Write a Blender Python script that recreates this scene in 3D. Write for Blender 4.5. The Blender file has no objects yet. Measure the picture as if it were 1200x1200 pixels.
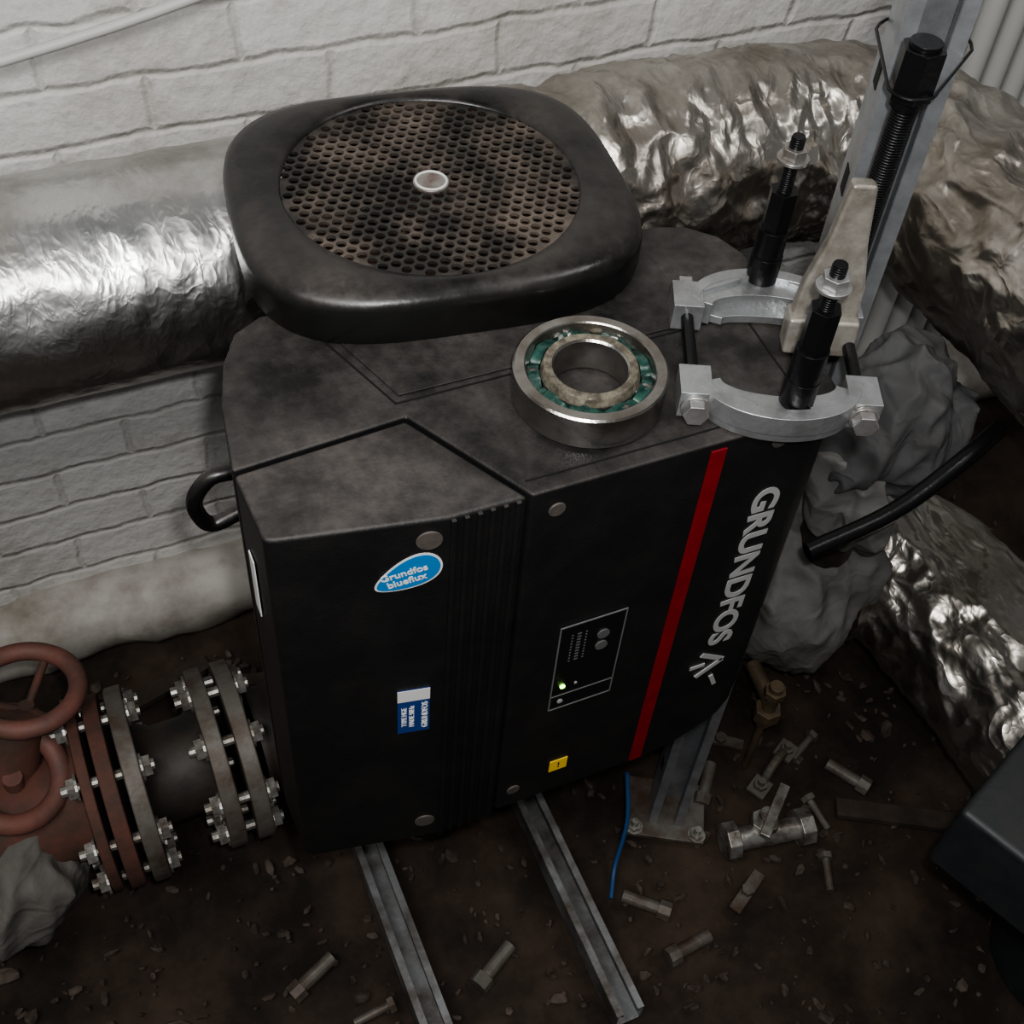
import bpy, bmesh, math, random
from mathutils import Vector, Matrix, noise
random.seed(7)
FLOOR=-1.05
# ---------------------------------------------------------------- helpers
def link(o,parent=None):
    bpy.context.collection.objects.link(o)
    if parent is not None: o.parent=parent
    return o
def empty(name,loc=(0,0,0)):
    e=bpy.data.objects.new(name,None); e.empty_display_size=.05
    bpy.context.collection.objects.link(e); return e
def mesh_obj(name,bm,mat,parent=None,smooth=False,bevel=0,segs=2,auto=None):
    bmesh.ops.recalc_face_normals(bm,faces=bm.faces)
    me=bpy.data.meshes.new(name); bm.to_mesh(me); bm.free()
    if mat: me.materials.append(mat)
    if smooth or bevel:
        for p in me.polygons: p.use_smooth=True
    o=bpy.data.objects.new(name,me); link(o,parent)
    if smooth and auto is None: auto=40
    if auto and not bevel:
        try: me.set_sharp_from_angle(angle=math.radians(auto))
        except Exception: pass
    if bevel:
        m=o.modifiers.new("b",'BEVEL'); m.width=bevel; m.segments=segs; m.limit_method='ANGLE'; m.angle_limit=math.radians(30); m.harden_normals=True
    return o
def frame(z,xh=None):
    z=Vector(z).normalized()
    if xh is None: xh=Vector((1,0,0)) if abs(z.x)<.9 else Vector((0,1,0))
    x=(Vector(xh)-z*Vector(xh).dot(z)).normalized(); y=z.cross(x)
    return Matrix((x,y,z)).transposed()
def add_cyl(bm,p0,p1,r,n=24,r2=None,rot=0):
    p0=Vector(p0);p1=Vector(p1); M=frame(p1-p0); r2=r if r2 is None else r2
    a=[];b=[]
    for i in range(n):
        t=2*math.pi*i/n+rot; v=Vector((math.cos(t),math.sin(t),0))
        a.append(bm.verts.new(p0+M@(v*r))); b.append(bm.verts.new(p1+M@(v*r2)))
    for i in range(n):
        j=(i+1)%n; bm.faces.new((a[i],a[j],b[j],b[i]))
    bm.faces.new(a[::-1]); bm.faces.new(b)
def add_box(bm,c,s,M=None):
    c=Vector(c); M=M or Matrix.Identity(3); v=[]
    for z in(-.5,.5):
        for x,y in((-.5,-.5),(.5,-.5),(.5,.5),(-.5,.5)):
            v.append(bm.verts.new(c+M@Vector((x*s[0],y*s[1],z*s[2]))))
    for f in((3,2,1,0),(4,5,6,7),(0,1,5,4),(1,2,6,5),(2,3,7,6),(3,0,4,7)): bm.faces.new([v[i] for i in f])
def add_lathe(bm,c,axis,prof,n=48,closed=False,start=0,xh=None):
    c=Vector(c); M=frame(axis,xh); rings=[]
    for (r,h) in prof:
        rings.append([bm.verts.new(c+M@Vector((r*math.cos(2*math.pi*i/n+start),r*math.sin(2*math.pi*i/n+start),h))) for i in range(n)])
    m=len(prof); rng=range(m) if closed else range(m-1)
    for k in rng:
        A=rings[k];B=rings[(k+1)%m]
        for i in range(n):
            j=(i+1)%n; bm.faces.new((A[i],A[j],B[j],B[i]))
    return rings
def add_torus(bm,c,axis,R,r,n=48,m=12):
    add_lathe(bm,c,axis,[(R+r*math.cos(2*math.pi*k/m),r*math.sin(2*math.pi*k/m)) for k in range(m)],n,closed=True)
def add_prism(bm,pts,z0,z1):
    a=[bm.verts.new((p[0],p[1],z0 if len(p)<3 else p[2])) for p in pts]; b=[bm.verts.new((p[0],p[1],z1)) for p in pts]
    n=len(pts)
    for i in range(n):
        j=(i+1)%n; bm.faces.new((a[i],a[j],b[j],b[i]))
    bm.faces.new(b); f=bm.faces.new(a[::-1])
    return f
def smooth_path(pts,step=.012):
    P=[Vector(p) for p in pts]; out=[]
    Q=[P[0]*2-P[1]]+P+[P[-1]*2-P[-2]]
    for i in range(1,len(Q)-2):
        L=(Q[i+1]-Q[i]).length; k=max(2,int(L/step))
        for s in range(k):
            t=s/k; a,b,c,d=Q[i-1],Q[i],Q[i+1],Q[i+2]
            out.append(.5*((2*b)+(c-a)*t+(2*a-5*b+4*c-d)*t*t+(3*b-3*c+d-a)*t**3))
    out.append(P[-1]); return out
def add_tube(bm,path,r,n=16,rf=None,caps=True):
    path=[Vector(p) for p in path]; rings=[]; x=None
    for i,p in enumerate(path):
        t=(path[min(i+1,len(path)-1)]-path[max(i-1,0)]).normalized()
        if x is None: x=frame(t).col[0].copy()
        x=(x-t*x.dot(t)).normalized(); y=t.cross(x); ring=[]
        for k in range(n):
            a=2*math.pi*k/n; v=x*math.cos(a)+y*math.sin(a)
            rr=r if rf is None else rf(i,a,p+v*r)
            ring.append(bm.verts.new(p+v*rr))
        rings.append(ring)
    for i in range(len(rings)-1):
        for k in range(n):
            j=(k+1)%n; bm.faces.new((rings[i][k],rings[i][j],rings[i+1][j],rings[i+1][k]))
    if caps: bm.faces.new(rings[0][::-1]); bm.faces.new(rings[-1])
def add_bolt(bm,p,axis,s=.010,L=.02):
    a=Vector(axis).normalized(); p=Vector(p)
    add_cyl(bm,p,p+a*s*.8,s,6); add_cyl(bm,p-a*.001,p+a*(s*.8+L),s*.5,10); add_cyl(bm,p-a*.001,p+a*.002,s*1.25,16)
# ---------------------------------------------------------------- materials
def mat(name,col,rough=.5,metal=0,noise_col=None,nscale=20,namt=.5,bump=0,bscale=100,dust=None,dust_amt=.6,spec=.5,detail=6,thr=(.4,.65),dscale=9):
    m=bpy.data.materials.new(name); m.use_nodes=True; nt=m.node_tree; N=nt.nodes; L=nt.links
    b=N["Principled BSDF"]; b.inputs["Roughness"].default_value=rough; b.inputs["Metallic"].default_value=metal
    b.inputs["Specular IOR Level"].default_value=spec
    tc=N.new("ShaderNodeTexCoord"); src=None
    rgb=N.new("ShaderNodeRGB"); rgb.outputs[0].default_value=(*col,1); src=rgb.outputs[0]
    def mix(fac,a,c):
        x=N.new("ShaderNodeMix"); x.data_type='RGBA'; L.new(fac,x.inputs[0]); L.new(a,x.inputs[6]); 
        x.inputs[7].default_value=(*c,1); return x.outputs[2]
    def nz(scale,det=6,lo=.4,hi=.65,mx=1):
        n=N.new("ShaderNodeTexNoise"); n.inputs["Scale"].default_value=scale; n.inputs["Detail"].default_value=det; n.inputs["Roughness"].default_value=.65
        L.new(tc.outputs["Object"],n.inputs["Vector"])
        r=N.new("ShaderNodeMapRange"); r.inputs[1].default_value=lo; r.inputs[2].default_value=hi; r.inputs[4].default_value=mx
        L.new(n.outputs["Fac"],r.inputs[0]); return r.outputs[0],n
    if noise_col: 
        f,_=nz(nscale,detail,thr[0],thr[1],namt); src=mix(f,src,noise_col)
    if dust:
        f,_=nz(dscale,10,.38,.68,dust_amt); g=N.new("ShaderNodeNewGeometry"); s=N.new("ShaderNodeSeparateXYZ"); L.new(g.outputs["Normal"],s.inputs[0])
        f2,_=nz(dscale*9,6,.35,.6,1)
        mr=N.new("ShaderNodeMapRange"); mr.inputs[1].default_value=.3; mr.inputs[2].default_value=.95; L.new(s.outputs[2],mr.inputs[0])
        mv=N.new("ShaderNodeMath"); mv.operation='MULTIPLY_ADD'; L.new(f2,mv.inputs[0]); mv.inputs[1].default_value=.45; mv.inputs[2].default_value=.55
        mw=N.new("ShaderNodeMath"); mw.operation='MULTIPLY'; L.new(f,mw.inputs[0]); L.new(mv.outputs[0],mw.inputs[1])
        mu=N.new("ShaderNodeMath"); mu.operation='MULTIPLY'; L.new(mw.outputs[0],mu.inputs[0]); L.new(mr.outputs[0],mu.inputs[1]); src=mix(mu.outputs[0],src,dust)
        ro=N.new("ShaderNodeMapRange"); ro.inputs[3].default_value=rough; ro.inputs[4].default_value=min(1,rough+.35); L.new(mu.outputs[0],ro.inputs[0]); L.new(ro.outputs[0],b.inputs["Roughness"])
    L.new(src,b.inputs["Base Color"])
    if bump:
        n=N.new("ShaderNodeTexNoise"); n.inputs["Scale"].default_value=bscale; n.inputs["Detail"].default_value=6; L.new(tc.outputs["Object"],n.inputs["Vector"])
        bp=N.new("ShaderNodeBump"); bp.inputs["Strength"].default_value=bump; bp.inputs["Distance"].default_value=.002; L.new(n.outputs["Fac"],bp.inputs["Height"]); L.new(bp.outputs[0],b.inputs["Normal"])
    return m
M_black=mat("black_housing",(.0085,.0082,.0085),.48,0,(.018,.017,.0165),14,.5,.25,350,(.098,.087,.080),.85,.35,dscale=8)
M_fan=mat("fan_cover_plastic",(.006,.006,.006),.27,0,(.018,.016,.015),9,.4,.15,120,(.065,.056,.050),.8,.5,dscale=12)
M_mesh=mat("fan_mesh_metal",(.022,.020,.018),.5,0,(.16,.128,.105),12,.9,.4,200,None,.5,.4,8,(.44,.70))
M_rustin=mat("rusty_interior",(.010,.008,.007),.8,0,(.085,.046,.028),22,.9,.5,80)
M_seam=mat("seam_black",(.003,.003,.003),.7)
M_red=mat("stripe_red",(.20,.005,.012),.45,0,(.13,.005,.009),30,.6)
M_white=mat("label_white",(.6,.6,.58),.5)
M_grey=mat("logo_silver",(.38,.38,.38),.4,.2)
M_blue=mat("sticker_blue",(.015,.17,.42),.35)
M_navy=mat("plate_blue",(.015,.045,.18),.4)
M_yellow=mat("label_yellow",(.75,.50,.03),.5)
M_alu=mat("cast_aluminium",(.46,.47,.48),.36,.8,(.24,.24,.24),30,.6,.3,150)
M_zinc=mat("zinc",(.46,.46,.46),.34,.8,(.22,.18,.14),30,.7,.2,100)
M_zincd=mat("grimy_zinc",(.34,.33,.31),.42,.7,(.10,.075,.055),40,.9,.3,100)
M_galv=mat("galvanised",(.40,.42,.44),.42,.7,(.22,.22,.22),18,.7,.2,80)
M_gald=mat("galvanised_dirty",(.24,.245,.25),.5,.6,(.08,.065,.05),14,.9,.3,80)
M_steel=mat("bearing_steel",(.38,.37,.35),.24,.95,(.17,.145,.12),25,.7,.15,200)
M_rust_st=mat("scored_steel",(.13,.115,.09),.42,.6,(.36,.33,.26),110,.85,.6,180)
M_green=mat("green_grease",(.004,.022,.019),.28,0,(.04,.11,.085),80,.75,.8,60)
M_tool=mat("black_oxide",(.008,.008,.009),.32,.3,None,0,0,.2,200)
M_forge=mat("forged_jaw",(.34,.32,.285),.42,.5,(.17,.15,.125),35,.8,.3,120)
M_rust=mat("rusty_red",(.10,.040,.027),.8,0,(.04,.026,.020),18,.9,.6,60)
M_flange=mat("dirty_flange",(.13,.12,.105),.6,.3,(.065,.040,.027),16,.95,.6,70)
M_spool=mat("black_spool",(.018,.016,.014),.6,0,(.05,.035,.025),15,.6,.4,60)
M_brass=mat("old_brass",(.16,.12,.075),.55,.5,(.08,.06,.045),40,.8)
M_bluec=mat("blue_cable",(.02,.07,.18),.5)
M_conduit=mat("white_conduit",(.5,.5,.48),.5)
M_dark=mat("dark_enclosure",(.014,.017,.020),.5,0,(.03,.03,.03),20,.5,.1,200,(.04,.038,.035),.5)
M_rubble=mat("rubble",(.035,.025,.019),.9,0,(.13,.10,.08),30,.6,.6,60)
def emis(name,c,s):
    m=bpy.data.materials.new(name); m.use_nodes=True; b=m.node_tree.nodes["Principled BSDF"]
    b.inputs["Emission Color"].default_value=(*c,1); b.inputs["Emission Strength"].default_value=s; return m
M_led=emis("led_green",(.3,1,.05),8)
def foil(name,base,dirt,rough,big,bstr,dirt_amt,fine,metal=1.0):
    m=bpy.data.materials.new(name); m.use_nodes=True; nt=m.node_tree; N=nt.nodes; L=nt.links; b=N["Principled BSDF"]
    b.inputs["Metallic"].default_value=metal
    tc=N.new("ShaderNodeTexCoord")
    n1=N.new("ShaderNodeTexNoise"); n1.inputs["Scale"].default_value=5; n1.inputs["Detail"].default_value=9; n1.inputs["Roughness"].default_value=.7; L.new(tc.outputs["Object"],n1.inputs["Vector"])
    r=N.new("ShaderNodeMapRange"); r.inputs[1].default_value=.40; r.inputs[2].default_value=.66; r.inputs[4].default_value=dirt_amt; L.new(n1.outputs["Fac"],r.inputs[0])
    x=N.new("ShaderNodeMix"); x.data_type='RGBA'; L.new(r.outputs[0],x.inputs[0]); x.inputs[6].default_value=(*base,1); x.inputs[7].default_value=(*dirt,1); L.new(x.outputs[2],b.inputs["Base Color"])
    rr=N.new("ShaderNodeMapRange"); rr.inputs[1].default_value=.3; rr.inputs[2].default_value=.7; rr.inputs[3].default_value=rough; rr.inputs[4].default_value=rough+.22; L.new(n1.outputs["Fac"],rr.inputs[0]); L.new(rr.outputs[0],b.inputs["Roughness"])
    def ridge(sc,dist,off):
        mp=N.new("ShaderNodeMapping"); mp.inputs["Location"].default_value=(off,off,off); mp.inputs["Rotation"].default_value=(.3*off,.5,off); mp.inputs["Scale"].default_value=(1,.6,.8); L.new(tc.outputs["Object"],mp.inputs[0])
        n=N.new("ShaderNodeTexNoise"); n.inputs["Scale"].default_value=sc; n.inputs["Detail"].default_value=2; n.inputs["Distortion"].default_value=dist; L.new(mp.outputs[0],n.inputs["Vector"])
        a=N.new("ShaderNodeMath"); a.operation='SUBTRACT'; L.new(n.outputs["Fac"],a.inputs[0]); a.inputs[1].default_value=.5
        c=N.new("ShaderNodeMath"); c.operation='ABSOLUTE'; L.new(a.outputs[0],c.inputs[0]); return c.outputs[0]
    a=ridge(big,.6,1.0); c=ridge(big*2.3,.8,2.3); d=ridge(big*6,.4,3.7)
    s1=N.new("ShaderNodeMath"); s1.operation='MULTIPLY_ADD'; L.new(c,s1.inputs[0]); s1.inputs[1].default_value=.5; L.new(a,s1.inputs[2])
    s2=N.new("ShaderNodeMath"); s2.operation='MULTIPLY_ADD'; L.new(d,s2.inputs[0]); s2.inputs[1].default_value=fine; L.new(s1.outputs[0],s2.inputs[2])
    bp=N.new("ShaderNodeBump"); bp.invert=True; bp.inputs["Strength"].default_value=bstr; bp.inputs["Distance"].default_value=.04; L.new(s2.outputs[0],bp.inputs["Height"]); L.new(bp.outputs[0],b.inputs["Normal"])
    return m
M_foil=foil("foil_smooth",(.64,.64,.63),(.27,.25,.22),.24,10,.17,.8,.25)
M_foil2=foil("foil_crumpled",(.55,.525,.485),(.23,.20,.165),.25,8,.52,.85,.15)
M_jacket=foil("grey_jacket",(.17,.167,.16),(.10,.095,.088),.7,7,.5,.8,.05,0)
M_jacket2=foil("dark_grey_jacket",(.085,.085,.087),(.055,.052,.05),.65,8,.6,.7,.05,0)
M_jacket3=foil("beige_jacket",(.14,.132,.12),(.075,.067,.058),.8,8,.5,.8,.08,0)
def wallmat():
    m=bpy.data.materials.new("white_painted_brick"); m.use_nodes=True; nt=m.node_tree; N=nt.nodes; L=nt.links; b=N["Principled BSDF"]
    b.inputs["Roughness"].default_value=.5
    tc=N.new("ShaderNodeTexCoord"); s=N.new("ShaderNodeSeparateXYZ"); L.new(tc.outputs["Object"],s.inputs[0])
    c=N.new("ShaderNodeCombineXYZ"); L.new(s.outputs[0],c.inputs[0]); L.new(s.outputs[2],c.inputs[1])
    nw=N.new("ShaderNodeTexNoise"); nw.inputs["Scale"].default_value=14; nw.inputs["Detail"].default_value=4; L.new(c.outputs[0],nw.inputs["Vector"])
    ad=N.new("ShaderNodeVectorMath"); ad.operation='MULTIPLY_ADD'; L.new(nw.outputs["Color"],ad.inputs[0]); ad.inputs[1].default_value=(.022,.022,0); L.new(c.outputs[0],ad.inputs[2])
    br=N.new("ShaderNodeTexBrick"); L.new(ad.outputs[0],br.inputs["Vector"]); br.inputs["Scale"].default_value=1; br.inputs["Brick Width"].default_value=.225; br.inputs["Row Height"].default_value=.075
    br.inputs["Mortar Size"].default_value=.008; br.inputs["Mortar Smooth"].default_value=1.0
    br.inputs["Color1"].default_value=(.64,.63,.61,1); br.inputs["Color2"].default_value=(.57,.56,.54,1); br.inputs["Mortar"].default_value=(.54,.53,.50,1)
    n=N.new("ShaderNodeTexNoise"); n.inputs["Scale"].default_value=38; n.inputs["Detail"].default_value=7; L.new(tc.outputs["Object"],n.inputs["Vector"])
    n3=N.new("ShaderNodeTexNoise"); n3.inputs["Scale"].default_value=5; n3.inputs["Detail"].default_value=12; n3.inputs["Roughness"].default_value=.75; L.new(tc.outputs["Object"],n3.inputs["Vector"])
    r=N.new("ShaderNodeMapRange"); r.inputs[1].default_value=.48; r.inputs[2].default_value=.68; r.inputs[4].default_value=.7; L.new(n3.outputs["Fac"],r.inputs[0])
    x=N.new("ShaderNodeMix"); x.data_type='RGBA'; L.new(r.outputs[0],x.inputs[0]); L.new(br.outputs["Color"],x.inputs[6]); x.inputs[7].default_value=(.36,.335,.30,1); L.new(x.outputs[2],b.inputs["Base Color"])
    ml=N.new("ShaderNodeMath"); ml.operation='MULTIPLY_ADD'; L.new(br.outputs["Fac"],ml.inputs[0]); ml.inputs[1].default_value=-.65
    mm=N.new("ShaderNodeMath"); mm.operation='MULTIPLY'; L.new(n.outputs["Fac"],mm.inputs[0]); mm.inputs[1].default_value=1.3; L.new(mm.outputs[0],ml.inputs[2])
    bp=N.new("ShaderNodeBump"); bp.inputs["Strength"].default_value=.75; bp.inputs["Distance"].default_value=.006; L.new(ml.outputs[0],bp.inputs["Height"]); L.new(bp.outputs[0],b.inputs["Normal"])
    return m
M_wall=wallmat()
M_plaster=mat("painted_plinth",(.42,.40,.365),.6,0,(.17,.145,.115),8,.85,.6,25)
M_floor=mat("dirt_floor",(.016,.0115,.0085),.85,0,(.062,.042,.030),7,.9,.9,40,None,.5,.3,12,(.4,.68))
# ---------------------------------------------------------------- room
bm=bmesh.new(); add_box(bm,(0,.815+.05,.0),(6,.1,2.6)); wb=mesh_obj("wall_back",bm,M_wall)
bm=bmesh.new(); bmesh.ops.create_grid(bm,x_segments=220,y_segments=160,size=1)
for v in bm.verts:
    v.co.x*=3.0; v.co.y=v.co.y*2.0-1.0
    v.co.z=FLOOR-.012+.016*noise.fractal(v.co*6,1,2,5)
mesh_obj("floor",bm,M_floor,smooth=True)
bm=bmesh.new(); add_tube(bm,[(-3+i*.03,.80+.01*noise.noise(Vector((i*.3,0,0))),FLOOR+.04) for i in range(200)],.075,28,lambda i,a,p:.072+.016*noise.noise(p*9)+.008*noise.noise(p*25))
mesh_obj("trim_1",bm,M_plaster,smooth=True)
# ---------------------------------------------------------------- pump
pump=empty("circulation_pump")
PC=Vector((.048,.336,0))
def zb(x):
    if x<.165: return -.505
    t=min(1,(x-.165)/.14); return -.505+.155*(1-math.sqrt(max(0,1-t*t)))
front=[(x,-.003) for x in (.002,.08,.165,.19,.215,.235,.25,.262)]+[(.274,0),(.284,.008),(.292,.022)]
outl=front+[(.302,.09),(.308,.16),(.308,.205),(.298,.235),(.275,.258),(.245,.268),(-.135,.262),(-.160,.248),(-.178,.215),(-.192,.168),(-.202,.097),(-.059,.108)]
bm=bmesh.new(); f=add_prism(bm,[(x,y,zb(x)) for x,y in outl],0,0)
bmesh.ops.triangulate(bm,faces=[f]); mesh_obj("housing_body",bm,M_black,pump,bevel=.004,segs=3)
cov=[(-.199,.024),(-.190,.0205),(-.066,-.002),(-.0015,-.003),(-.061,.1045),(-.202,.0935)]
bm=bmesh.new(); add_prism(bm,cov,-.512,0); mesh_obj("housing_front_cover",bm,M_black,pump,bevel=.004,segs=3)
bm=bmesh.new()
for i in range(6):
    x=-.062+i*.0105; add_box(bm,(x,-.0033,-.256),(.0045,.004,.508))
mesh_obj("cover_ribs",bm,M_black,pump,bevel=.0012)
bm=bmesh.new()
def strip(a,b,w=.0014,z=.0003):
    a=Vector((*a,z));b=Vector((*b,z)); d=b-a; add_box(bm,(a+b)/2,(d.length,w,.0012),frame((0,0,1),d))
for a,b in (((-.062,.124),(.30,.128)),((-.062,.124),(-.101,.236)),((.002,.012),(.285,.012)),((.255,.012),(.262,.128))): strip(a,b)
mesh_obj("top_seams",bm,M_seam,pump)
bm=bmesh.new(); add_prism(bm,[(-.057,.131),(.22,.131),(.22,.25),(-.093,.24)],0,.002); mesh_obj("top_panel",bm,M_black,pump,bevel=.0015)
tL=Vector((.124,-.0225,0)).normalized(); nL=Vector((-.0225,-.124,0)).normalized()
def onL(x,z,off=0): return Vector((x,.0205-.18145*(x+.190),z))+nL*off
bm=bmesh.new()
for x,z in((-.080,-.022),(-.079,-.475)):
    p=onL(x,z); add_cyl(bm,p,p+nL*.002,.0105,24)
for x,z in((.024,-.024),(.018,-.47),(.225,-.018)):
    p=Vector((x,-.003,z)); add_cyl(bm,p,p+Vector((0,-.002,0)),.0075,24)
mesh_obj("fastener_caps",bm,mat("cap_grey",(.10,.085,.075),.6,.2,(.04,.04,.04),80,.6),pump,bevel=.0008)
bm=bmesh.new(); add_box(bm,(.166,-.0035,-.254),(.0145,.002,.492)); mesh_obj("red_stripe",bm,M_red,pump,bevel=.0004)
def text(s,loc,ux,uy,size,m,name,off=0,sx=1,ext=.0003):
    c=bpy.data.curves.new(name,'FONT'); c.body=s; c.size=size; c.offset=off; c.extrude=ext; c.align_x='CENTER'; c.align_y='CENTER'
    ux=Vector(ux).normalized(); uy=Vector(uy).normalized(); uz=ux.cross(uy)
    o=bpy.data.objects.new(name,c); c.materials.append(m); link(o,pump)
    o.matrix_world=Matrix.Translation(loc)@Matrix((ux,uy,uz)).transposed().to_4x4()@Matrix.Diagonal((sx,1,1,1)); return o
text("GRUNDFOS",(.230,-.0035,-.195),(0,0,-1),(1,0,0),.036,M_grey,"maker_lettering",.0011,1.22)
bm=bmesh.new()
def plank(a,b,w,y=-.0038):
    a=Vector((a[0],y,a[1]));b=Vector((b[0],y,b[1])); d=(b-a); dn=d.normalized(); add_box(bm,(a+b)/2,(d.length,.0012,w),Matrix((dn,Vector((0,1,0)),dn.cross(Vector((0,1,0))))).transposed())
plank((.215,-.325),(.243,-.345),.006); plank((.215,-.365),(.243,-.345),.006); plank((.205,-.345),(.222,-.345),.005); plank((.235,-.372),(.243,-.392),.005)
mesh_obj("maker_symbol",bm,M_grey,pump)
bm=bmesh.new(); add_box(bm,(.078,-.0035,-.262),(.066,.002,.135)); mesh_obj("control_panel_plate",bm,mat("panel_black",(.007,.007,.008),.3),pump,bevel=.0005)
bm=bmesh.new()
for dx in(-.033,.033): add_box(bm,(.078+dx,-.0045,-.262),(.0012,.001,.137))
for dz in(-.068,.068,-.045): add_box(bm,(.078,-.0045,-.262+dz),(.066,.001,.0012))
mesh_obj("control_panel_outline",bm,mat("line_grey",(.13,.13,.13),.5),pump)
bm=bmesh.new()
for z in(-.222,-.240): add_cyl(bm,(.090,-.003,z),(.090,-.006,z),.0062,20)
for c in range(3):
    for k in range(10): add_box(bm,(.058+c*.007,-.0047,-.210-k*.0045),(.004 if c==1 else .0016,.0006,.0012))
mesh_obj("control_panel_buttons",bm,mat("button_grey",(.09,.09,.09),.5),pump)
bm=bmesh.new(); add_cyl(bm,(.056,-.0045,-.292),(.056,-.0058,-.292),.0026,16); mesh_obj("status_led",bm,M_led,pump)
bm=bmesh.new(); add_cyl(bm,(.070,-.0045,-.293),(.070,-.0052,-.293),.0016,16);add_cyl(bm,(.056,-.0045,-.318),(.056,-.0052,-.318),.003,16); mesh_obj("status_lens",bm,M_grey,pump)
bm=bmesh.new(); add_box(bm,(.068,-.0035,-.45),(.020,.001,.020)); mesh_obj("warning_label",bm,M_yellow,pump)
text("!",(.068,-.0043,-.45),(1,0,0),(0,0,1),.014,M_seam,"warning_mark")
ang=math.radians(22); ux=tL*math.cos(ang)+Vector((0,0,1))*math.sin(ang); uy=-tL*math.sin(ang)+Vector((0,0,1))*math.cos(ang)
def oval(a,b,off,th,nm,m,n=48,c=(-.096,-.061)):
    bm=bmesh.new(); o=onL(*c); A=[];B=[]
    for i in range(n):
        t=2*math.pi*i/n; x=a*math.cos(t); y=b*math.sin(t)*(1+.35*math.cos(t))+.10*x
        q=o+ux*x+uy*y; A.append(bm.verts.new(q+nL*off)); B.append(bm.verts.new(q+nL*(off+th)))
    for i in range(n): j=(i+1)%n; bm.faces.new((A[i],A[j],B[j],B[i]))
    bm.faces.new(A);bm.faces.new(B); mesh_obj(nm,bm,m,pump)
oval(.029,.0175,-.001,.0015,"sticker_border",M_white); oval(.0272,.0158,0,.0009,"sticker_face",M_blue)
text("Grundfos\nblueflux",onL(-.098,-.063,.0010),tL*.97+Vector((0,0,.24)),Vector((0,0,1))*.97-tL*.24,.0100,M_white,"sticker_text",.0002)
Mp=Matrix((tL,-nL,Vector((0,0,1)))).transposed()
bm=bmesh.new(); add_box(bm,onL(-.091,-.260,0),(.029,.002,.070),Mp); mesh_obj("nameplate_blue",bm,M_navy,pump)
bm=bmesh.new(); add_box(bm,onL(-.091,-.2335,.001),(.029,.001,.017),Mp); mesh_obj("nameplate_white",bm,M_white,pump)
text("GRUNDFOS",onL(-.081,-.268,.0013),(0,0,1),-tL,.0080,M_white,"nameplate_brand"); text("TYPE MGE\nMADE 50Hz",onL(-.096,-.268,.0013),(0,0,1),-tL,.0068,M_white,"nameplate_text")
bm=bmesh.new(); add_box(bm,(-.2025,.065,-.10),(.001,.014,.07)); mesh_obj("side_label",bm,M_white,pump)
bm=bmesh.new(); add_tube(bm,smooth_path([(-.185,.20,-.112),(-.205,.20,-.112),(-.221,.20,-.130),(-.223,.20,-.150),(-.212,.20,-.172),(-.185,.20,-.166)],.004),.0075,12); mesh_obj("lifting_handle",bm,M_fan,pump,smooth=True)
bm=bmesh.new(); n=144; RG=.1365
def sq(t,a,b,e=3.4):
    c=math.cos(t);s=math.sin(t); r=(abs(c/a)**e+abs(s/b)**e)**(-1/e); 
    x=r*c;y=r*s; ro=math.radians(-7); return (x*math.cos(ro)-y*math.sin(ro),x*math.sin(ro)+y*math.cos(ro))
rings=[]; a0,b0=.180,.159
spec=[("c",RG-.0025,.046),("c",RG,.0495),("m",.55,.0505),("s",.92,.0485),("s",.965,.0455),("s",.99,.040),("s",1.0,.032),("s",1.0,.015),("s",.992,.004),("s",.96,-.006),("s",.90,-.010)]
for k,a,z in spec:
    R=[]
    for i in range(n):
        t=2*math.pi*i/n; X,Y=sq(t,a0,b0); tt=math.atan2(Y,X); cx,cy=RG*math.cos(tt),RG*math.sin(tt)
        if k=="c": x,y=a*math.cos(tt),a*math.sin(tt)
        elif k=="m": x,y=cx*(1-a)+.92*X*a,cy*(1-a)+.92*Y*a
        else: x,y=X*a,Y*a
        R.append(bm.verts.new((PC.x+x,PC.y+y,z)))
    rings.append(R)
for k in range(len(rings)-1):
    for i in range(n):
        j=(i+1)%n; bm.faces.new((rings[k][i],rings[k][j],rings[k+1][j],rings[k+1][i]))
o=mesh_obj("fan_cover",bm,M_fan,pump,smooth=True,auto=60)
bm=bmesh.new(); P=.0115; vd={}
def hv(x,y):
    k=(round(x,5),round(y,5))
    if k not in vd: vd[k]=bm.verts.new((PC.x+x,PC.y+y,.0455))
    return vd[k]
for r in range(-16,17):
    for q in range(-16,17):
        x=P*(q+(r%2)*.5); y=P*.8660254*r; d=math.hypot(x,y)
        if d>.139: continue
        hx=[hv(x+P/math.sqrt(3)*math.cos(math.radians(30+60*k)),y+P/math.sqrt(3)*math.sin(math.radians(30+60*k))) for k in range(6)]
        if d>.131 or d<.012: bm.faces.new(hx); continue
        rr=P*.39; c=[bm.verts.new((PC.x+x+rr*math.cos(math.radians(30+30*k)),PC.y+y+rr*math.sin(math.radians(30+30*k)),.0455)) for k in range(12)]
        for k in range(6):
            a=c[2*k];b=c[2*k+1];e=c[(2*k+2)%12]; A=hx[k];B=hx[(k+1)%6]
            bm.faces.new((A,b,a)); bm.faces.new((A,B,b)); bm.faces.new((B,e,b))
bmesh.ops.remove_doubles(bm,verts=bm.verts,dist=1e-6)
o=mesh_obj("fan_grille",bm,M_mesh,pump); s=o.modifiers.new("s",'SOLIDIFY'); s.thickness=.003; s.offset=-1
bm=bmesh.new(); add_cyl(bm,PC+Vector((0,0,.044)),PC+Vector((0,0,.0475)),.0165,40); mesh_obj("grille_badge",bm,mat("badge_silver",(.28,.27,.25),.4,.5,(.12,.06,.05),60,.8),pump,bevel=.001)
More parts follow.
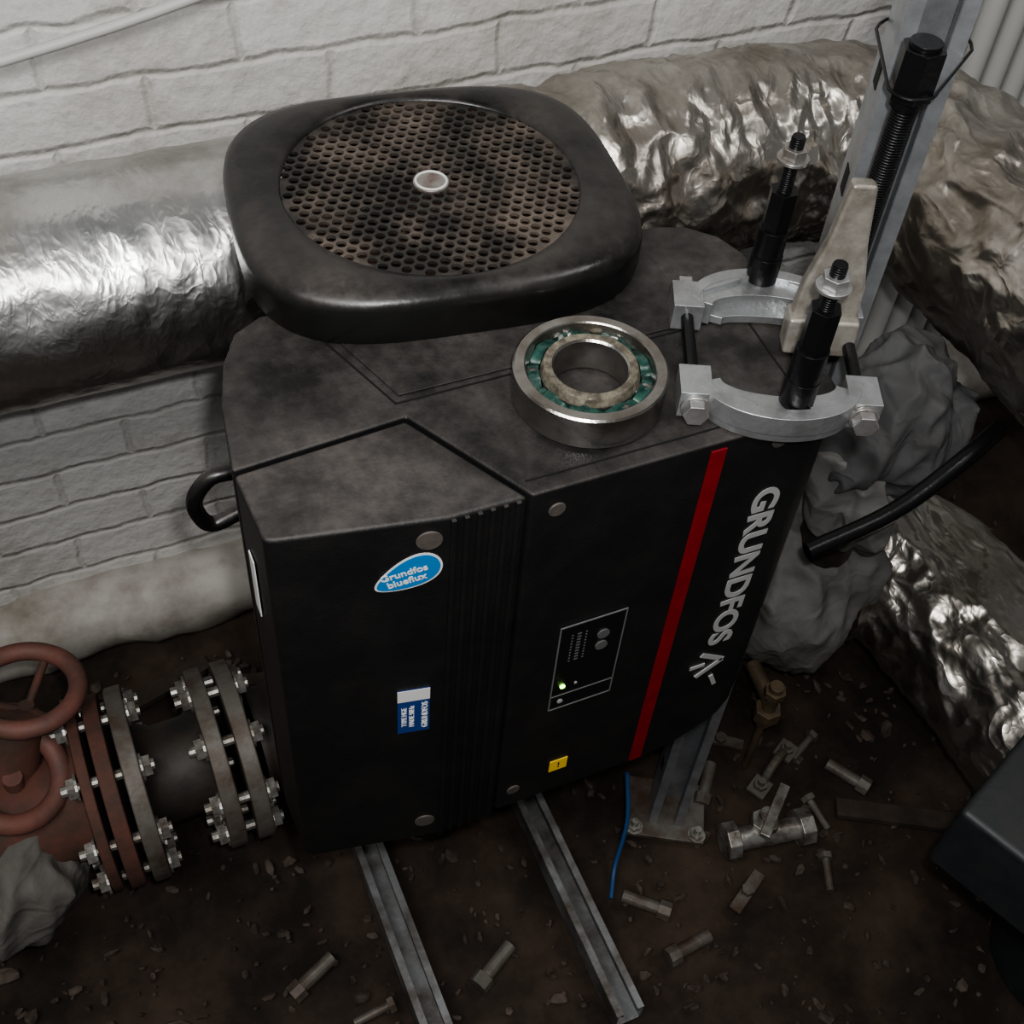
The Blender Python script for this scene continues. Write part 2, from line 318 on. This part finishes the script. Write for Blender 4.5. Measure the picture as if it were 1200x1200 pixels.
bm=bmesh.new(); add_torus(bm,PC+Vector((0,0,.0476)),(0,0,1),.0140,.0012,40,8); mesh_obj("grille_badge_ring",bm,M_white,pump,smooth=True)
bm=bmesh.new(); add_cyl(bm,PC+Vector((0,0,-.02)),PC+Vector((0,0,.0)),.142,48); add_cyl(bm,PC,PC+Vector((0,0,.03)),.03,32)
for i in range(8):
    t=2*math.pi*i/8; M=Matrix.Rotation(t,3,'Z'); add_box(bm,PC+M@Vector((.075,0,.015)),(.09,.003,.03),M)
# closed shroud wall under the grille so no light leaks from behind
add_lathe(bm,PC,(0,0,1),[(.1335,-.004),(.1335,.0415)],72)
mesh_obj("cooling_fan",bm,M_rustin,pump)
bm=bmesh.new(); add_cyl(bm,PC+Vector((0,0,-.60)),PC+Vector((0,0,-.008)),.115,64)
for i in range(36):
    t=2*math.pi*i/36; M=Matrix.Rotation(t,3,'Z'); add_box(bm,PC+M@Vector((.12,0,-.28)),(.03,.004,.50),M)
mesh_obj("motor_body",bm,M_spool,pump)
AX=Vector((.05,.335,-.79))
bm=bmesh.new()
add_lathe(bm,AX,(0,0,1),[(.001,-.15),(.10,-.15),(.15,-.10),(.17,-.03),(.165,.05),(.13,.10),(.14,.12),(.14,.15),(.10,.16),(.09,.20),(.001,.20)],48)
add_cyl(bm,AX,AX+Vector((-.24,0,0)),.075,32); add_cyl(bm,AX,AX+Vector((.33,0,0)),.075,32)
for k in range(3): 
    M=Matrix.Rotation(2.1*k+.4,3,'Z'); add_box(bm,AX+M@Vector((.08,0,-.20)),(.05,.03,.12),M)
mesh_obj("pump_casing",bm,M_spool,pump,smooth=True)
def flange(name,x,R,th,mt,parent):
    bm=bmesh.new(); c=Vector((x,AX.y,AX.z))
    add_cyl(bm,c-Vector((th/2,0,0)),c+Vector((th/2,0,0)),R,56)
    mesh_obj(name,bm,mt,parent,bevel=.0025)
def bolts(name,x0,x1,R,parent,nb=8):
    bm=bmesh.new()
    for i in range(nb):
        t=2*math.pi*(i+.5)/nb; p=Vector((0,math.cos(t)*R,math.sin(t)*R))+Vector((0,AX.y,AX.z))
        add_bolt(bm,p+Vector((x0,0,0)),(-1,0,0),.0145,.008); add_bolt(bm,p+Vector((x1,0,0)),(1,0,0),.0145,.004)
        add_cyl(bm,p+Vector((x0,0,0)),p+Vector((x1,0,0)),.007,10)
    mesh_obj(name,bm,M_zincd,parent)
flange("pump_flange",-.212,.122,.022,M_flange,pump); 
sp=empty("pipe_spool")
flange("spool_flange_right",-.248,.122,.022,M_flange,sp); flange("spool_flange_left",-.350,.130,.022,M_flange,sp)
bm=bmesh.new(); add_lathe(bm,(0,AX.y,AX.z),(1,0,0),[(.09,-.24),(.072,-.26),(.066,-.28),(.066,-.32),(.075,-.335),(.09,-.345)],48); mesh_obj("spool_barrel",bm,M_spool,sp,smooth=True)
bolts("spool_bolts_right",-.260,-.200,.100,sp); bolts("spool_bolts_left",-.415,-.338,.108,sp)
gv=empty("gate_valve")
flange("valve_flange",-.380,.128,.020,M_rust,gv); flange("valve_flange_back",-.405,.124,.014,M_rust,gv)
bm=bmesh.new(); add_lathe(bm,(0,AX.y,AX.z),(1,0,0),[(.09,-.41),(.075,-.44),(.085,-.50),(.10,-.55),(.10,-.62),(.075,-.68)],40)
add_cyl(bm,(-.52,AX.y,AX.z),(-.47,.40,-.66),.04,24); mesh_obj("valve_body",bm,M_rust,gv,smooth=True)
hc=Vector((-.447,.425,-.645)); hax=Vector((.15,.10,1)).normalized()
M_hw=mat("handwheel_red",(.165,.068,.052),.65,0,(.085,.048,.038),20,.9,.4,60)
bm=bmesh.new(); add_torus(bm,hc,hax,.064,.012,48,14); Mh=frame(hax); mesh_obj("handwheel_rim",bm,M_hw,gv,smooth=True)
bm=bmesh.new()
for k in range(3):
    t=2.1*k+1; v=Mh@Vector((math.cos(t)*.064,math.sin(t)*.064,-.004)); add_cyl(bm,hc-hax*.04,hc+v,.0055,10)
add_cyl(bm,hc-hax*.10,hc-hax*.03,.010,14); mesh_obj("handwheel_spokes",bm,M_rust,gv,smooth=True)
bm=bmesh.new(); add_torus(bm,(-.485,.335,-.685),(.45,-.3,.85),.060,.013,48,14); add_cyl(bm,(-.485,.335,-.69),(-.49,.335,-.76),.012,12); mesh_obj("lower_wheel",bm,M_hw,gv,smooth=True)
# ---------------------------------------------------------------- insulated pipes
def crumple(amp,sc,R):
    def f(i,a,p):
        v=noise.noise(p*sc)*.5+noise.noise(p*sc*2.3+Vector((3,1,2)))*.25
        q=Vector((p.x*1.3,p.y*.8,p.z*1.0))
        rdg=.5-abs(noise.noise(q*sc*1.7+Vector((7,7,7))))*2.6
        rd2=.5-abs(noise.noise(q*sc*3.6+Vector((2,9,4))))*2.6
        rd3=.5-abs(noise.noise(q*sc*7.6+Vector((5,3,8))))*2.6
        return R+amp*(v+.60*rdg+.32*rd2+.08*rd3)
    return f
def pipe(name,pts,R,amp,sc,m,seg=72,step=.01,parent=None):
    e=bmesh.new(); add_tube(e,smooth_path(pts,step),R,seg,crumple(amp,sc,R)); return mesh_obj(name,e,m,parent,smooth=True,auto=80)
pipe("insulated_pipe",[(-1.4,.64,-.22),(-.8,.64,-.22),(-.3,.64,-.22),(.02,.64,-.22)],.126,.0024,6,M_foil,120,.007)
ip=empty("insulated_pipe")
pipe("lagging",[(.035,.64,-.22),(.3,.64,-.22),(.55,.64,-.22),(.68,.632,-.22),(.77,.59,-.22),(.82,.50,-.22),(.83,.38,-.22),(.83,.1,-.22),(.83,-.5,-.22)],.130,.0105,7.5,M_foil2,200,.0045,ip)
bm=bmesh.new(); add_tube(bm,[(.022+.006*i,.64,-.22) for i in range(8)],.134,64,lambda i,a,p:.132+.001*math.sin(p.z*200)); mesh_obj("joint_tape",bm,M_foil,ip,smooth=True)
lp=empty("insulated_pipe")
pipe("lagging",[(.70,.335,-.79),(.76,.33,-.79),(.82,.28,-.79),(.845,.18,-.79),(.85,.0,-.79),(.85,-.7,-.79)],.128,.0095,8.5,M_foil2,180,.005,lp)
# ---------------------------------------------------------------- jackets
def blob(name,c,s,m,amp=.02,sc=7,parent=None,seed=0,tilt=0,ex=2.6):
    bm=bmesh.new(); bmesh.ops.create_uvsphere(bm,u_segments=144,v_segments=110,radius=1)
    M=Matrix.Rotation(tilt,3,'Y')
    for v in bm.verts:
        d=v.co.normalized(); r=(abs(d.x)**ex+abs(d.y)**ex+abs(d.z)**ex)**(-1/ex); q=Vector((d.x*s[0],d.y*s[1],d.z*s[2]))*r
        k=Vector((seed,seed,seed)); rg=lambda f,kk:1-2.8*abs(noise.noise(Vector((q.x*f*1.5,q.y*f*1.5,q.z*f*.6))+k*kk))
        w=.6*noise.noise(q*sc+k)+.75*rg(sc*1.2,1)+.35*rg(sc*2.6,2)
        v.co=Vector(c)+M@(q+d*amp*w)
    return mesh_obj(name,bm,m,parent,smooth=True,auto=80)
blob("insulation_jacket",(.640,.335,-.775),(.120,.130,.145),M_jacket,.020,7,lp,3)
uj=empty("insulation_jacket")
blob("fabric_cover",(.660,.27,-.40),(.075,.072,.095),M_jacket2,.024,9,uj,9,.5)
blob("fabric_flap",(.62,.24,-.50),(.05,.05,.09),M_jacket,.020,9,uj,4,-.2)
bm=bmesh.new(); add_cyl(bm,(.63,.27,-.66),(.65,.27,-.42),.04,24); mesh_obj("riser",bm,M_spool,uj,smooth=True)
blob("insulation_cover",(-.545,.325,-.82),(.105,.12,.095),M_jacket3,.016,8,gv,5,.3)
bm=bmesh.new(); add_tube(bm,smooth_path([(.44,.12,-.40),(.55,.12,-.375),(.64,.13,-.33),(.72,.16,-.33)],.02),.011,14); mesh_obj("black_hose",bm,M_tool,smooth=True)
# ---------------------------------------------------------------- bearing
br=empty("ball_bearing"); bc=Vector((.087,.081,.0022)); H=.031
bm=bmesh.new(); add_lathe(bm,bc,(0,0,1),[(.0610,0),(.0627,.0015),(.0627,H-.0015),(.0610,H),(.0535,H),(.0525,H-.001),(.0500,H*.7),(.0515,H*.5),(.0500,H*.3),(.0525,.001),(.0535,0)],96,True); mesh_obj("outer_race",bm,M_steel,br,smooth=True,auto=25)
bm=bmesh.new(); add_lathe(bm,bc,(0,0,1),[(.0315,0),(.0300,.0015),(.0300,H-.0015),(.0315,H),(.0380,H),(.0385,H-.001),(.0405,H*.7),(.039,H*.5),(.0405,H*.3),(.0385,.001),(.0380,0)],96,True); mesh_obj("inner_race",bm,M_steel,br,smooth=True,auto=25)
bm=bmesh.new(); add_lathe(bm,bc,(0,0,1),[(.0318,H),(.0318,H+.0003),(.0380,H+.0003),(.0389,H-.0012),(.0404,H*.76)],96); mesh_obj("inner_race_face",bm,M_rust_st,br,smooth=True,auto=25)
bm=bmesh.new()
for i in range(9):
    t=2*math.pi*i/9; c=bc+Vector((.0458*math.cos(t),.0458*math.sin(t),H/2)); bmesh.ops.create_uvsphere(bm,u_segments=24,v_segments=16,radius=.0098,matrix=Matrix.Translation(c))
mesh_obj("balls",bm,M_steel,br,smooth=True)
bm=bmesh.new(); n=144; R0=[];R1=[];R2=[];R3=[]
for i in range(n):
    t=2*math.pi*i/n; w=abs(math.cos(4.5*t))**.7; z1=H*.5+.0062*w+.0040+.0022*noise.noise(Vector((math.cos(t)*9,math.sin(t)*9,1)))
    for L_,r,z in((R0,.0415,.010),(R1,.0415,z1),(R2,.0503,z1-.001),(R3,.0503,.010)): L_.append(bm.verts.new(bc+Vector((r*math.cos(t),r*math.sin(t),z))))
for A,B in((R0,R1),(R1,R2),(R2,R3),(R3,R0)):
    for i in range(n): j=(i+1)%n; bm.faces.new((A[i],A[j],B[j],B[i]))
mesh_obj("cage",bm,M_green,br,smooth=True)
# ---------------------------------------------------------------- separator / puller
sep=empty("bearing_separator")
th=math.radians(-25); U=Vector((math.cos(th),math.sin(th),0)); V=Vector((-math.sin(th),math.cos(th),0))
fc=Vector((.226,.017,.002)); bcn=Vector((.270,.110,.002))
def half(name,c,sgn):
    bm=bmesh.new(); n=40
    def arc(ro,yo,ri,yi,z0,z1,base=.0):
        rg=[]
        for i in range(n+1):
            t=math.pi*i/n; cc,ss=math.cos(t),math.sin(t)
            po=c+U*ro*cc+V*sgn*(yo*ss+base); pi=c+U*ri*cc+V*sgn*(yi*ss+base-.006)
            rg.append([bm.verts.new(po+Vector((0,0,z0))),bm.verts.new(po+Vector((0,0,z1))),bm.verts.new(pi+Vector((0,0,z1))),bm.verts.new(pi+Vector((0,0,z0)))])
        for i in range(n):
            for k in range(4): m=(k+1)%4; bm.faces.new((rg[i][k],rg[i][m],rg[i+1][m],rg[i+1][k]))
        bm.faces.new(rg[0]);bm.faces.new(rg[-1][::-1])
    arc(.064,.041,.047,.017,0,.022); arc(.055,.030,.036,.006,0,.008); arc(.0655,.0425,.059,.0365,.008,.0265)
    M=Matrix((U,V,Vector((0,0,1)))).transposed()
    for s in(-1,1):
        add_box(bm,c+U*s*.068+V*sgn*.002+Vector((0,0,.013)),(.026,.034,.026),M)
        # gusset rib from ear to arc
        a=c+U*s*.056+V*sgn*.010; b=c+U*s*.022+V*sgn*.028; d=(b-a); add_box(bm,(a+b)/2+Vector((0,0,.0235)),(d.length,.005,.005),frame((0,0,1),d))
    mesh_obj(name,bm,M_alu,sep,bevel=.0025,segs=3)
half("half_front",fc,-1); half("half_back",bcn,1)
bm=bmesh.new(); bn=bmesh.new()
for s in(-1,1):
    a=fc+U*s*.068-V*.030+Vector((0,0,.013)); b=bcn+U*s*.068+V*.036+Vector((0,0,.013)); add_cyl(bm,a,b,.0055,16)
    a2=fc+U*s*.068-V*.019+Vector((0,0,.013)); add_cyl(bn,a2,a2-V*.004,.012,20); add_cyl(bn,a2-V*.004,a2-V*.013,.011,6)
    b2=bcn+U*s*.068+V*.019+Vector((0,0,.013)); add_cyl(bn,b2,b2+V*.011,.011,6)
mesh_obj("tie_rods",bm,M_tool,sep); mesh_obj("tie_nuts",bn,M_zinc,sep,bevel=.0008)
def leg(i,x,y,z0,z1,z2,r):
    bm=bmesh.new(); add_cyl(bm,(x,y,z0),(x,y,z0+.03),r*1.05,32); add_cyl(bm,(x,y,z0+.03),(x,y,(z0+z1)/2+.01),r,32); add_cyl(bm,(x,y,(z0+z1)/2+.01),(x,y,z1),r*.95,6); add_cyl(bm,(x,y,z1),(x,y,z2),.0055,16)
    for k in range(int((z2-z1)/.002)): add_torus(bm,(x,y,z1+k*.002),(0,0,1),.0055,.0006,16,6)
    mesh_obj("leg_%d"%i,bm,M_tool,sep,bevel=.0006)
    bm=bmesh.new(); zz=z2-.022; add_cyl(bm,(x,y,zz),(x,y,zz+.003),.0135,24); add_cyl(bm,(x,y,zz+.003),(x,y,zz+.012),.0105,6); mesh_obj("leg_nut_%d"%i,bm,M_zinc,sep,bevel=.0006)
leg(1,.230,-.002,.020,.120,.160,.0132); leg(2,.284,.143,.020,.115,.165,.0130)
jp=empty("bearing_puller")
bm=bmesh.new(); sx,sy=.327,.086
add_cyl(bm,(sx,sy,.03),(sx,sy,.225),.0095,32)
for k in range(70): add_torus(bm,(sx,sy,.055+k*.0024),(0,0,1),.0095,.0008,28,6)
add_cyl(bm,(sx,sy,.225),(sx,sy,.264),.017,6); add_cyl(bm,(sx,sy,.218),(sx,sy,.226),.0135,28); add_cyl(bm,(sx,sy,.264),(sx,sy,.268),.012,24)
mesh_obj("forcing_screw",bm,M_tool,jp,bevel=.0006)
bm=bmesh.new(); q0=Vector((sx,sy)); q1=Vector((.378,.142)); dd=(q1-q0).normalized(); nn=Vector((-dd.y,dd.x)); loop=[]
for t in range(13): a=-math.pi/2+math.pi*t/12; loop.append(q1+(dd*math.cos(a)+nn*math.sin(a))*.037)
for t in range(13): a=math.pi/2+math.pi*t/12; loop.append(q0+(dd*math.cos(a)+nn*math.sin(a))*.0185)
loop.append(loop[0]); add_tube(bm,[(p.x,p.y,.232) for p in loop],.0014,8); mesh_obj("cable_tie",bm,M_tool,jp,smooth=True)
def jaw(name,o,pts,w,thk=None):
    bm=bmesh.new(); o=Vector(o); P_=[o+U*a+Vector((0,0,b))+V*(b*.12) for a,b in pts]; A=[bm.verts.new(p-V*w/2) for p in P_]; B=[bm.verts.new(p+V*w/2) for p in P_]
    n=len(pts)
    for i in range(n): j=(i+1)%n; bm.faces.new((A[i],A[j],B[j],B[i]))
    bm.faces.new(A);bm.faces.new(B[::-1]); mesh_obj(name,bm,M_forge,jp,bevel=.003,segs=3)
jo=(.297,.070,.006)
jaw("jaw_plate",jo,[(-.027,.02),(-.008,.02),(-.006,.05),(.006,.05),(.010,.02),(.030,.02),(.029,.06),(.021,.10),(.016,.15),(-.004,.15),(-.011,.10),(-.022,.06)],.013)
jaw("jaw_foot_left",(.295,.067,.004),[(-.028,0),(-.007,0),(-.007,.034),(-.028,.034)],.024)
jaw("jaw_foot_right",(.295,.067,.004),[(.010,0),(.032,0),(.032,.034),(.010,.034)],.024)
# ---------------------------------------------------------------- steel post
post=empty("strut_post"); px,py=.380,.144; pa=math.radians(-30); S=1.25
Mz=Matrix.Rotation(pa,3,'Z')
def lbox(bm,c,s): add_box(bm,Vector((px,py,0))+Mz@Vector((c[0]*S,c[1]*S,0))+Vector((0,0,c[2])),(s[0]*S,s[1]*S,s[2]),Mz)
bm=bmesh.new(); z0,z1=FLOOR,.66; zc=(z0+z1)/2; hh=z1-z0
lbox(bm,(-.0195,0,zc),(.0025,.041,hh)); lbox(bm,(.0195,0,zc),(.0025,.041,hh)); lbox(bm,(0,.0195,zc),(.041,.0025,hh))
lbox(bm,(-.0155,-.0195,zc),(.0095,.0025,hh)); lbox(bm,(.0155,-.0195,zc),(.0095,.0025,hh)); lbox(bm,(-.0115,-.0155,zc),(.002,.008,hh)); lbox(bm,(.0115,-.0155,zc),(.002,.008,hh))
mesh_obj("channel",bm,M_galv,post)
bm=bmesh.new()
for k in range(16):
    z=.60-k*.1; lbox(bm,(-.0210,0,z),(.001,.012,.024))
mesh_obj("slots",bm,M_seam,post)
bm=bmesh.new(); add_box(bm,(px,py,FLOOR+.008),(.12,.10,.01),Mz); mesh_obj("base_plate",bm,M_flange,post,bevel=.002)
bm=bmesh.new()
for s in(-1,1): add_bolt(bm,Vector((px,py,FLOOR+.013))+Mz@Vector((.048*s,-.038,0)),(0,0,1),.011,.012)
mesh_obj("base_bolts",bm,M_zincd,post)
# ---------------------------------------------------------------- floor rails
for x,y0,y1 in((-.07,-.12,.5),(.18,-.12,.5)):
    bm=bmesh.new(); y=(y0+y1)/2; L_=y1-y0; z=FLOOR+.004
    add_box(bm,(x,y,z+.003),(.041,L_,.0025))
    for s in(-1,1): add_box(bm,(x+s*.0195,y,z+.022),(.0025,L_,.041)); add_box(bm,(x+s*.0155,y,z+.042),(.0095,L_,.0025)); add_box(bm,(x+s*.0115,y,z+.038),(.002,L_,.008))
    mesh_obj("floor_channel",bm,M_gald)
# ---------------------------------------------------------------- small stuff on floor
dv=empty("drain_valve"); c=Vector((.49,.05,FLOOR+.04))
bm=bmesh.new(); add_cyl(bm,c+Vector((-.05,0,0)),c+Vector((.06,-.02,0)),.018,20); add_cyl(bm,c+Vector((-.045,0,0)),c+Vector((-.065,.003,0)),.030,8); add_cyl(bm,c+Vector((.05,-.018,0)),c+Vector((.072,-.021,0)),.030,8); add_cyl(bm,c,c+Vector((.0,0,.05)),.013,16); add_cyl(bm,c+Vector((0,0,.01)),c+Vector((0,0,.03)),.022,6); add_box(bm,c+Vector((.01,0,.052)),(.095,.016,.009),Matrix.Rotation(.7,3,'Z')); mesh_obj("body",bm,M_zincd,dv,bevel=.0015)
pf=empty("pipe_clamp"); c=Vector((.57,.14,FLOOR+.03))
bm=bmesh.new()
M=Matrix.Rotation(.5,3,'Z')
for s in(-1,1):
    add_box(bm,c+M@Vector((s*.042,0,-.01)),(.034,.03,.006),M)
    add_cyl(bm,c+M@Vector((s*.042,0,-.02)),c+M@Vector((s*.042,0,.012)),.006,10); add_cyl(bm,c+M@Vector((s*.042,0,-.007)),c+M@Vector((s*.042,0,.002)),.011,6)
add_tube(bm,[c+M@Vector((.028*math.cos(math.pi*k/12),0,-.01+.034*math.sin(math.pi*k/12))) for k in range(13)],.007,10)
mesh_obj("saddle",bm,M_flange,pf)
# scattered old fittings, one object
bm=bmesh.new(); rnd=random.Random(21)
for x,y in((.43,-.02),(.46,.16),(.52,.22),(.60,.05),(.56,-.04),(.64,.16),(.44,.24),(.28,.02),(.31,-.06),(.68,.09),(-.14,.02),(-.20,.10),(.04,.02)):
    a=rnd.uniform(0,3.1); d=Vector((math.cos(a),math.sin(a),rnd.uniform(-.1,.15))); p=Vector((x,y,FLOOR+.012)); k=rnd.choice("bpn")
    if k=="b": add_cyl(bm,p-d*.028,p+d*.028,.006,12); add_cyl(bm,p+d*.022,p+d*.031,.012,6)
    elif k=="p": add_cyl(bm,p-d*.035,p+d*.035,.010,16); add_cyl(bm,p-d*.038,p-d*.020,.015,8)
    else: add_box(bm,p,(.075,.018,.006),Matrix.Rotation(a,3,'Z')); add_cyl(bm,p+Vector((0,0,.002)),p+Vector((0,0,.012)),.010,6)
mesh_obj("scrap_fittings",bm,M_flange)
bv=empty("brass_cock"); c=Vector((.54,.17,-.86))
bm=bmesh.new(); add_cyl(bm,(.55,.24,-.86),c,.012,16); add_cyl(bm,c+Vector((0,0,-.06)),c+Vector((0,0,.045)),.011,16); add_cyl(bm,c+Vector((0,0,-.04)),c+Vector((0,0,-.015)),.021,6); add_cyl(bm,c+Vector((0,0,.02)),c+Vector((0,0,.035)),.017,6); add_cyl(bm,c+Vector((0,0,-.19)),c+Vector((0,0,-.05)),.006,12); mesh_obj("body",bm,M_brass,bv,bevel=.001)
bm=bmesh.new(); add_tube(bm,smooth_path([(.30,.16,-.90),(.290,.12,-.97),(.265,.09,-1.04),(.24,.05,-1.05)],.01),.0035,10); mesh_obj("blue_cable",bm,M_bluec,smooth=True)
bm=bmesh.new()
for i in range(2600):
    x=random.uniform(-1.0,1.3); y=random.uniform(-.7,.70); s=random.choice([.002,.003,.004,.005,.006,.010 if random.random()<.4 else .003]); 
    if -.10<x<.21 and y>-.13 and (abs(x+.07)<.03 or abs(x-.18)<.03): continue
    mt=Matrix.Translation((x,y,FLOOR+s*.1))@Matrix.Rotation(random.uniform(0,6),4,random.choice('XYZ'))@Matrix.Rotation(random.uniform(0,6),4,'Z')@Matrix.Diagonal((s*random.uniform(.7,2.4),s*random.uniform(.6,1.2),s*random.uniform(.3,.8),1))
    r=bmesh.ops.create_icosphere(bm,subdivisions=1,radius=1,matrix=mt)
    for v in r["verts"]: v.co+=Vector((random.uniform(-1,1),random.uniform(-1,1),random.uniform(-1,1)))*s*.25
mesh_obj("rubble",bm,M_rubble)
bm=bmesh.new()
for i,(x,y,a,L_,w) in enumerate([(-.35,.62,.3,.3,.03),(-.15,.60,-.2,.24,.022),(.72,.0,-.5,.2,.03)]):
    add_box(bm,(x,y,FLOOR+.008),(L_,w,.012),Matrix.Rotation(a,3,'Z')@Matrix.Rotation(.03,3,'Y'))
mesh_obj("timber_offcuts",bm,mat("old_timber",(.03,.021,.015),.85,0,(.06,.045,.033),25,.7,.6,60))
# ---------------------------------------------------------------- second pump at right
p2=empty("circulation_pump"); a2=math.atan2(.06,.15); o2=Vector((.47,-.19,0)); u2=Vector((math.cos(a2),math.sin(a2),0)); v2=Vector((math.sin(a2),-math.cos(a2),0))
M2=Matrix((u2,-v2,Vector((0,0,1)))).transposed()
bm=bmesh.new(); add_box(bm,o2+u2*.22+v2*.20+Vector((0,0,-.56)),(.44,.40,.12),M2); mesh_obj("housing_body",bm,M_dark,p2,bevel=.008,segs=3)
bm=bmesh.new(); c=o2+u2*.30+v2*.22; add_cyl(bm,c+Vector((0,0,-.95)),c+Vector((0,0,-.60)),.09,48); add_cyl(bm,c+Vector((0,0,-1.04)),c+Vector((0,0,-.9)),.12,48); mesh_obj("motor_body",bm,M_dark,p2)
bm=bmesh.new(); c=o2+u2*.20+v2*.20+Vector((0,0,-.502)); add_lathe(bm,c,(0,0,1),[(.17,0),(.17,.03),(.155,.045),(.135,.046),(.13,.03),(.001,.028)],64); mesh_obj("fan_cover",bm,M_fan,p2,smooth=True)
bm=bmesh.new()
for r in range(-14,15):
    for q in range(-14,15):
        x=.0112*(q+(r%2)*.5); y=.0097*r
        if math.hypot(x,y)<.12: add_torus(bm,c+Vector((x,y,.0295)),(0,0,1),.0049,.0008,8,4)
mesh_obj("fan_grille",bm,M_flange,p2)
# ---------------------------------------------------------------- wall conduits
bm=bmesh.new(); add_tube(bm,smooth_path([(-1.2,.80,-.16),(-.27,.80,-.035),(.12,.80,.045),(.6,.80,.12)],.04),.006,10); mesh_obj("wall_cable",bm,M_conduit,smooth=True)
bm=bmesh.new()
for k in range(4): add_cyl(bm,(1.13+k*.05,.79,FLOOR+.02),(1.13+k*.05,.79,.8),.018,16)
mesh_obj("wall_conduits",bm,M_conduit,smooth=True)
# ---------------------------------------------------------------- camera
cam=bpy.data.cameras.new("camera"); co=bpy.data.objects.new("camera",cam); link(co)
Zc=Vector((122,1250,1450)).normalized(); Xc=Vector((4400,1253,-1450)); Xc=(Xc-Xc.dot(Zc)*Zc).normalized(); Yc=Zc.cross(Xc)
co.matrix_world=Matrix.Translation((-.2981,-.5481,.6967))@Matrix((Xc,Yc,Zc)).to_4x4()
cam.sensor_width=36; cam.sensor_fit='HORIZONTAL'; cam.lens=1450/1200*36; cam.clip_start=.01
bpy.context.scene.camera=co
# ---------------------------------------------------------------- light
try: bpy.context.scene.view_settings.look='AgX - Medium High Contrast'
except Exception: pass
w=bpy.data.worlds.new("world"); bpy.context.scene.world=w; w.use_nodes=True
w.node_tree.nodes["Background"].inputs[0].default_value=(.95,.97,1,1); w.node_tree.nodes["Background"].inputs[1].default_value=.15
def area(name,loc,tgt,size,power,col=(1,1,1)):
    l=bpy.data.lights.new(name,'AREA'); l.shape='RECTANGLE'; l.size=size[0]; l.size_y=size[1]; l.energy=power; l.color=col
    o=bpy.data.objects.new(name,l); link(o); o.location=loc; o.rotation_euler=(Vector(tgt)-Vector(loc)).to_track_quat('-Z','Y').to_euler(); return o
area("ceiling_light",(-.9,-.7,1.7),(0,.4,-.3),(1.2,.3),28,(1,.985,.96))
area("added_foil_fill",(1.0,-.3,1.7),(.6,.4,-.4),(.9,.15),8,(1,.98,.95))  # added fill with no known lamp behind it, gives the foil bright reflections
l=bpy.data.lights.new("phone_flash",'POINT'); l.energy=34; l.shadow_soft_size=.015; l.color=(1,.99,.98); o=bpy.data.objects.new("phone_flash",l); link(o); o.location=(-.26,-.54,.735)
